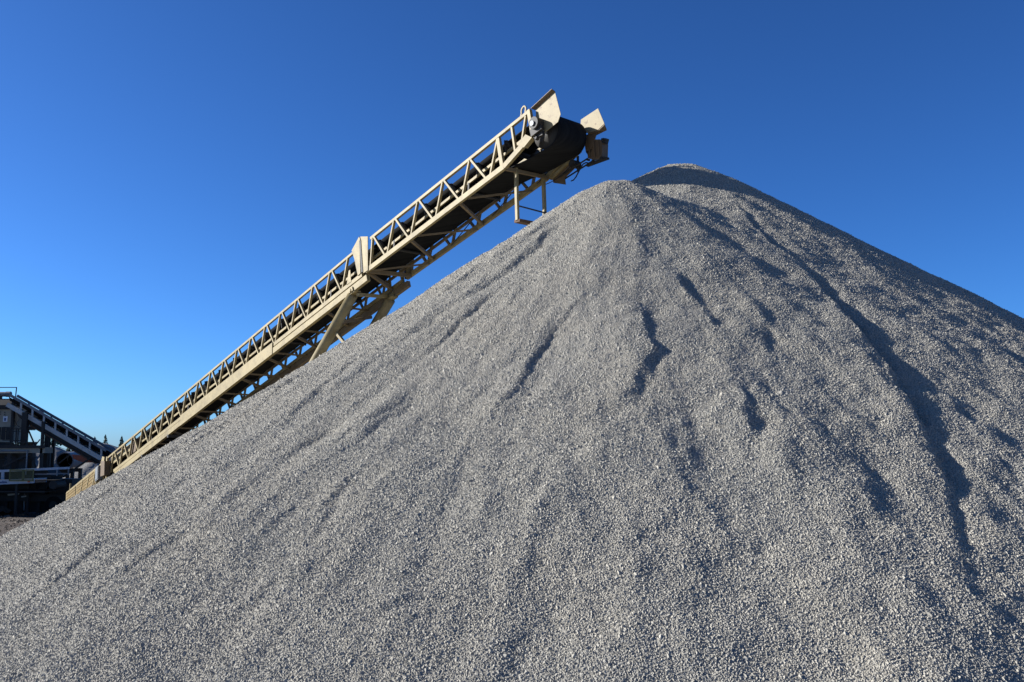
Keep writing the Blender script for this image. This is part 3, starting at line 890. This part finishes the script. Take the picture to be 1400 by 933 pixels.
def sag(p0, p1, d, r=0.014, n=10):
    p0, p1 = Vector(p0), Vector(p1)
    q = [p0.lerp(p1, k / n) - Vector((0, 0, d * 4 * (k / n) * (1 - k / n))) for k in range(n + 1)]
    return join(*[tube(q[k], q[k + 1], r, 5) for k in range(n)])
obj('cable', sag((-29.7, 56.8, 5.6), (-28.95, 56.8, 5.2), 0.35, 0.018), M['dark'], plat)

for xk in (-30.95, -30.6):
    obj('ladder_rail', beam((xk, 56.05, 0.0), (xk, 56.05, 4.9), 0.05, 0.05), M['white_steel'], plat)
for k in range(12):
    obj('ladder_rung', tube((-30.95, 56.05, 0.4 + 0.32 * k), (-30.6, 56.05, 0.4 + 0.32 * k), 0.02, 6), M['white_steel'], plat)
obj('cable', sag((-31.5, 56.1, 3.4), (-27.6, 56.1, 3.3), 0.22, 0.02), M['dark'], plat)
obj('water_pipe', join(tube((-31.6, 56.08, 3.62), (-28.4, 56.08, 3.62), 0.045, 8), tube((-28.4, 56.08, 3.66), (-28.4, 56.08, 0.2), 0.045, 8)), M['galv'], plat)

# conveyor that runs down to the right from the screening box
dc = thing('feed_conveyor', 'grey railed conveyor sloping down to the right from the screening box', 'conveyor', (-27.3, 57.0, 0.0))
def Q(x, y, dz):      # along the slope, y in plan, plumb offset
    return Vector((x, y, 6.50 - (x + 30.0) * 0.556 + dz))
for yk in (56.6, 57.5):
    obj('side_beam', beam(Q(-30.02, yk, -0.14), Q(-24.2, yk, -0.14), 0.10, 0.25, (0, 1, 0)), M['white_steel'], dc)
    obj('guard_rail', beam(Q(-29.92, yk, 0.49), Q(-24.0, yk, 0.49), 0.07, 0.15, (0, 1, 0)), M['galv'], dc)
    for k in range(9):
        xk = -29.18 + 0.70 * k
        obj('rail_post', beam(Q(xk, yk, -0.05), Q(xk, yk, 0.43), 0.06, 0.10, (0, 1, 0)), M['white_steel'], dc)
vb = []
for xk in (-30.0, -24.0):
    for yk, dz in ((56.7, 0.34), (56.85, 0.14), (57.25, 0.14), (57.4, 0.34), (57.4, 0.30), (57.25, 0.10), (56.85, 0.10), (56.7, 0.30)):
        vb.append(tuple(Q(xk, yk, dz)))
obj('belt', (vb, [tuple(range(7, -1, -1)), tuple(range(8, 16))] + [(k, (k + 1) % 8, 8 + (k + 1) % 8, 8 + k) for k in range(8)]), M['belt'], dc)
for k in range(9):
    xk = -29.6 + 0.68 * k
    obj('idler', tube(Q(xk, 56.72, 0.04), Q(xk, 57.42, 0.04), 0.06, 8), M['dark'], dc)
obj('underside_pan', prism([Q(-29.55, 56.72, -0.26), Q(-29.35, 56.72, -0.52), Q(-28.6, 56.72, -0.62), Q(-24.6, 56.72, -0.62), Q(-24.2, 56.72, -0.26)], (0, 0.75, 0)), M['dark'], dc)
obj('bottom_angle', beam(Q(-28.6, 56.66, -0.60), Q(-24.6, 56.66, -0.60), 0.06, 0.08, (0, 1, 0)), M['rust'], dc)
obj('discharge_chute', prism([(-26.1, 56.8, 3.42), (-25.0, 56.8, 3.28), (-24.9, 56.8, 2.95), (-25.4, 56.8, 2.93), (-26.0, 56.8, 3.15)], (0, 1.3, 0)), M['red'], dc)
obj('main_post', bx(-27.72, -27.57, 56.2, 56.35, 0, 5.35), M['dark'], dc)
obj('main_post', bx(-27.72, -27.57, 57.6, 57.75, 0, 5.3), M['dark'], dc)
obj('diagonal_strut', beam((-24.8, 56.5, 3.25), (-26.4, 56.5, 2.1), 0.09, 0.09), M['dark'], dc)
obj('diagonal_strut', beam((-26.1, 56.5, 3.4), (-26.7, 56.5, 2.9), 0.06, 0.06), M['dark'], dc)
for yk in (56.55, 57.5):
    obj('tail_leg', beam((-24.3, yk, 3.1), (-23.6, yk, 0.0), 0.10, 0.10), M['dark'], dc)
obj('cable', sag(Q(-27.5, 56.6, -0.65), Q(-26.1, 56.6, -0.62), 0.22, 0.014), M['dark'], dc)

# lower level conveyor with pale blue side beams
lc = thing('discharge_conveyor', 'low level conveyor with pale blue side beams under the service platform', 'conveyor', (-30.0, 54.8, 0.0))
def Lz(x): return 2.36 + (x + 32.0) * 0.045
for yk in (54.3, 55.7):
    obj('side_beam', beam((-36.0, yk, Lz(-36) - 0.63), (-27.0, yk, Lz(-27) - 0.63), 0.10, 0.26, (0, 1, 0)), M['blue_white'], lc)
    obj('top_rail', beam((-36.0, yk, Lz(-36)), (-25.7, yk, Lz(-25.7)), 0.09, 0.13, (0, 1, 0)), M['blue_white'], lc)
    for xk in (-35.0, -33.1, -29.25 - 0.03 * 50 * 0, -31.0 + 0.35):
        obj('post', beam((xk - 0.3, yk, Lz(xk) - 0.55), (xk - 0.3, yk, Lz(xk)), 0.07, 0.17, (0, 1, 0)), M['blue_white'], lc)
    obj('end_post', beam((-25.75, yk, Lz(-25.75)), (-25.75, yk, Lz(-25.75) - 0.42), 0.06, 0.07), M['galv'], lc)
    obj('lower_rail', beam((-27.0, yk, 2.32), (-25.8, yk, 2.32), 0.05, 0.06, (0, 1, 0)), M['galv'], lc)
obj('belt', join(bx(-36.0, -25.9, 54.42, 55.58, 1.95, 1.99), bx(-36.0, -25.9, 54.42, 55.58, 1.42, 1.45)), M['belt'], lc)
obj('tail_pulley', tube((-26.0, 54.42, 1.72), (-26.0, 55.58, 1.72), 0.24, 16), M['dark'], lc)
g0 = 54.18
for x0, x1 in ((-28.35, -27.62), (-27.56, -27.02)):
    fr = obj('guard_frame', join(beam((x0, g0, 1.98), (x0, g0, 2.55), 0.05, 0.05), beam((x1, g0, 1.98), (x1, g0, 2.55), 0.05, 0.05),
             beam((x0 - .025, g0, 2.57), (x1 + .025, g0, 2.57), 0.05, 0.05), beam((x0 - .025, g0, 1.96), (x1 + .025, g0, 1.96), 0.05, 0.05)), M['guard_green'], lc)
    n = int((x1 - x0) / 0.05)
    obj('mesh', join(*([beam((x0 + (x1 - x0) * k / n, g0, 1.98), (x0 + (x1 - x0) * k / n, g0, 2.55), 0.012, 0.012) for k in range(1, n)] +
                       [beam((x0, g0, 1.98 + 0.06 * k), (x1, g0, 1.98 + 0.06 * k), 0.012, 0.012) for k in range(1, 10)])), M['guard_green'], fr)
obj('red_reflector', bx(-27.35, -27.22, 54.22, 54.245, 1.86, 1.99), M['red'], lc)
# a worn maker's name along the beam, only a row of smudged dark letters by now
lx = -29.02
for k, w in enumerate((0.085, 0.05, 0.05, 0.035, 0.05, 0.05, 0.05)):
    obj('worn_lettering', bx(lx, lx + w, 54.235, 54.248, Lz(lx) - 0.68, Lz(lx) - (0.55 if k in (0, 3) else 0.60)), M['blue'], lc)
    lx += w + 0.022
for xk in (-34.5, -31.6, -28.0):
    for yk in (54.35, 55.65):
        obj('leg', beam((xk, yk, Lz(xk) - 0.76), (xk, yk, 0), 0.12, 0.12), M['dark'], lc)
obj('idler_frame', bx(-36.0, -26.4, 54.36, 55.64, 1.30, 1.38), M['dark'], lc)

# dark trailer mounted crusher under the conveyors
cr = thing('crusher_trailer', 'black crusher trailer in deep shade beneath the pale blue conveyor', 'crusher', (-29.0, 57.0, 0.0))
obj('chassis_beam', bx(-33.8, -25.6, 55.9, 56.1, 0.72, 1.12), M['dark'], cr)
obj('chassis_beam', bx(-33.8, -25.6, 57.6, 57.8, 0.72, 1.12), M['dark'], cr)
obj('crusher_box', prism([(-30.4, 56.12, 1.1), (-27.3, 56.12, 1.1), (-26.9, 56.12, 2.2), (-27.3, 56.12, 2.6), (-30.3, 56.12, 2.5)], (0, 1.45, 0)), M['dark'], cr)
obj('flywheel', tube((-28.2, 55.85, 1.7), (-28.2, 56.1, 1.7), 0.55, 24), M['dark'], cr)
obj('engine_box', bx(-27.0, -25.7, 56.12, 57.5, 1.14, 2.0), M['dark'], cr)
for xk in (-32.6, -31.5, -26.6):
    for yk in (55.85, 57.55):
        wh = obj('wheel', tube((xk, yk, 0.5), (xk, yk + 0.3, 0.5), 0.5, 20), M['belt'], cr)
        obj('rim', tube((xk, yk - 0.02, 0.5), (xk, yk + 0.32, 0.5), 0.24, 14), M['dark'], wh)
obj('dark_gap_sheet', bx(-33.8, -25.6, 56.8, 56.86, 0.05, 1.3), M['dark'], cr)  # dark sheet added to close sunlit gaps under the trailer
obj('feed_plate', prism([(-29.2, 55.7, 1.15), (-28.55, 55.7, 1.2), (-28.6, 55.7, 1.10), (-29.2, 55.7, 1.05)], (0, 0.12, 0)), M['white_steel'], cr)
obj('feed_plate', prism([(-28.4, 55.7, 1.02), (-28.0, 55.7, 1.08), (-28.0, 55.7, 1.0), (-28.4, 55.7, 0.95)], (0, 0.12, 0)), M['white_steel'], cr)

# ------------------------------------------------------------------ smaller heaps, pipe
def heap(name, label, cx, cy, H, tan, seed, mat, rmax=None, group=None):
    rm = H / tan * 1.15
    n = 56
    hx = np.linspace(-rm, rm, n)
    HX, HY = np.meshgrid(hx, hx)
    r = np.hypot(HX, HY); ph = np.arctan2(HY, HX)
    Z = H - tan * (np.sqrt(r * r + 0.8) - 0.89) + 0.5 * fbm(ph * 3 + 30, r * 0.3, seed, 3) * np.clip(r / 2, 0, 1) + 0.12 * fbm(HX * 1.2, HY * 1.2, seed + 3, 3)
    o = link(name, grid_mesh(name, hx, hx, Z, keep=Z > -0.3), M[mat])
    o.location = (cx, cy, 0)
    o['label'] = label
    o['category'] = 'gravel pile'
    o['group'] = 'small heaps by the plant'
    return o
heap('gravel_heap', 'small grey gravel heap seen between the dark legs of the service platform', -40.6, 76.0, 3.6, 0.68, 201, 'far_gravel')
heap('gravel_heap', 'small sunlit grey gravel heap left of the round pipe opening', -36.9, 75.5, 4.05, 0.62, 215, 'far_gravel')
heap('gravel_heap', 'small grey gravel heap behind the slanting struts of the feed conveyor', -32.6, 76.5, 4.15, 0.66, 231, 'far_gravel')
heap('gravel_heap', 'dark low heap of fines in the shade at the left edge', -30.3, 53.6, 1.0, 0.62, 247, 'soil')

pp = obj('culvert_pipe', ring_tube((-30.35, 65.0, 2.95), (-31.6, 69.5, 3.0), 0.58, 0.50, 28), M['galv'], None, False)
pp['label'] = 'round dark pipe mouth lying on the grey heap behind the pale blue conveyor'
pp['category'] = 'pipe'
ROOT[pp] = Vector((0, 0, 0))
obj('mouth_shade', ring_tube((-30.36, 65.04, 2.95), (-31.59, 69.46, 3.0), 0.496, 0.47, 28), M['dark'], pp)  # dark sleeve, the shade inside the pipe put into its colour
obj('mouth_shade_disc', tube((-31.4, 68.8, 2.99), (-31.42, 68.87, 2.99), 0.46, 20), M['dark'], pp)  # dark disc added to blacken the depth of the pipe
ck = thing('pipe_cradle', 'timber cradle holding the round pipe in front of the grey heap', 'cradle', (-31.0, 67.2, 0.0))
for yk in (65.7, 68.8):
    xc = -30.35 - (yk - 65.0) * 0.278
    obj('bearer', bx(xc - 0.55, xc + 0.55, yk - 0.12, yk + 0.12, 2.12, 2.38), M['dark'], ck)
    for dx in (-0.45, 0.45):
        obj('post', bx(xc + dx - 0.1, xc + dx + 0.1, yk - 0.1, yk + 0.1, 0, 2.12), M['dark'], ck)

# ------------------------------------------------------------------ rubble on the yard
N = 5200
x = rng.uniform(-36, -17.5, N); y = 34 + 22 * rng.random(N)
gz = 0.30 * fbm(x * 0.25, y * 0.25, 5, 4)
size = np.clip(0.035 * np.exp(rng.normal(0, 0.6, N)), 0.015, 0.17)
rb = link('rubble', stones_mesh('rubble', x, y, gz, np.zeros(N), np.zeros(N), np.ones(N), size, np.clip(rng.normal(0.3, 0.28, N), 0, 1), True, 0.4, 0.9, 0.3), M['rubble'])
rb['kind'] = 'stuff'
rb['label'] = 'scattered stones on the brown yard soil'

# ------------------------------------------------------------------ conifers beyond the heaps
def conifer(label, x, y, H, R0, seed):
    rd = random.Random(seed)
    t = thing('fir_tree', label, 'tree', (x, y, 0.0), 'fir trees beyond the plant')
    obj('trunk', tube((x, y, -0.2), (x, y, H * 0.97), 0.02 * H, 8, 0.01), M['bark'], t)
    V, Fc = [], []
    h = 0.10 * H
    while h < H * 0.99:
        f = 1 - h / H
        L = R0 * (f ** 0.85) * rd.uniform(0.75, 1.15) + 0.05
        for k in range(rd.randint(5, 8)):
            if rd.random() < 0.12:
                continue
            an = rd.uniform(0, 2 * math.pi)
            l = L * rd.uniform(0.6, 1.15)
            dx, dy = math.cos(an), math.sin(an)
            dr = l * rd.uniform(0.15, 0.5)
            nseg = max(2, int(l / 0.28))
            for q in range(nseg):
                c0, c1 = l * q / nseg, l * (q + 1.25) / nseg
                wd = (0.42 * l * (1 - 0.75 * q / nseg)) * rd.uniform(0.5, 1.0)
                z0, z1 = h - dr * q / nseg, h - dr * (q + 1) / nseg
                i = len(V)
                tw = rd.uniform(-0.14, 0.14)
                V += [(x + dx * c0, y + dy * c0, z0 + 0.05), (x + dx * c1 * 0.8 - dy * wd, y + dy * c1 * 0.8 + dx * wd, z1 - 0.12 + tw),
                      (x + dx * c1, y + dy * c1, z1), (x + dx * c1 * 0.8 + dy * wd, y + dy * c1 * 0.8 - dx * wd, z1 - 0.12 - tw)]
                Fc += [(i, i + 1, i + 2), (i, i + 2, i + 3)]
        h += 0.045 * H * rd.uniform(0.7, 1.2) * (0.4 + f)
    obj('crown', (V, Fc), M['needles'], t)
    return t
TREES = [
    ('slim fir tree seen between the handrail posts of the service platform', -62.6, 122, 5.7, 1.5),
    ('taller fir tree seen just left of the crossed braces on the platform', -61.4, 119, 6.3, 1.6),
    ('low fir tree seen below the crossed braces of the platform', -60.2, 124, 5.4, 1.6),
    ('tall dark fir tree right behind the main post of the feed conveyor', -57.2, 119, 7.6, 2.2),
    ('slim pointed fir tree in the gap right of the main post', -55.9, 121, 5.9, 1.2),
    ('small fir tree at the right of the gap under the feed conveyor', -54.6, 120, 5.2, 1.3),
    ('small bushy fir tree tucked under the feed conveyor pan', -53.3, 122, 5.5, 1.6),
    ('left one of the two fir tips above the feed conveyor end', -50.2, 118, 5.6, 1.2),
    ('right one of the two fir tips above the feed conveyor end', -49.0, 120, 5.5, 1.3),
]
for k, (lb, x, y, H, r0) in enumerate(TREES):
    conifer(lb, x, y, H, r0, 300 + k)
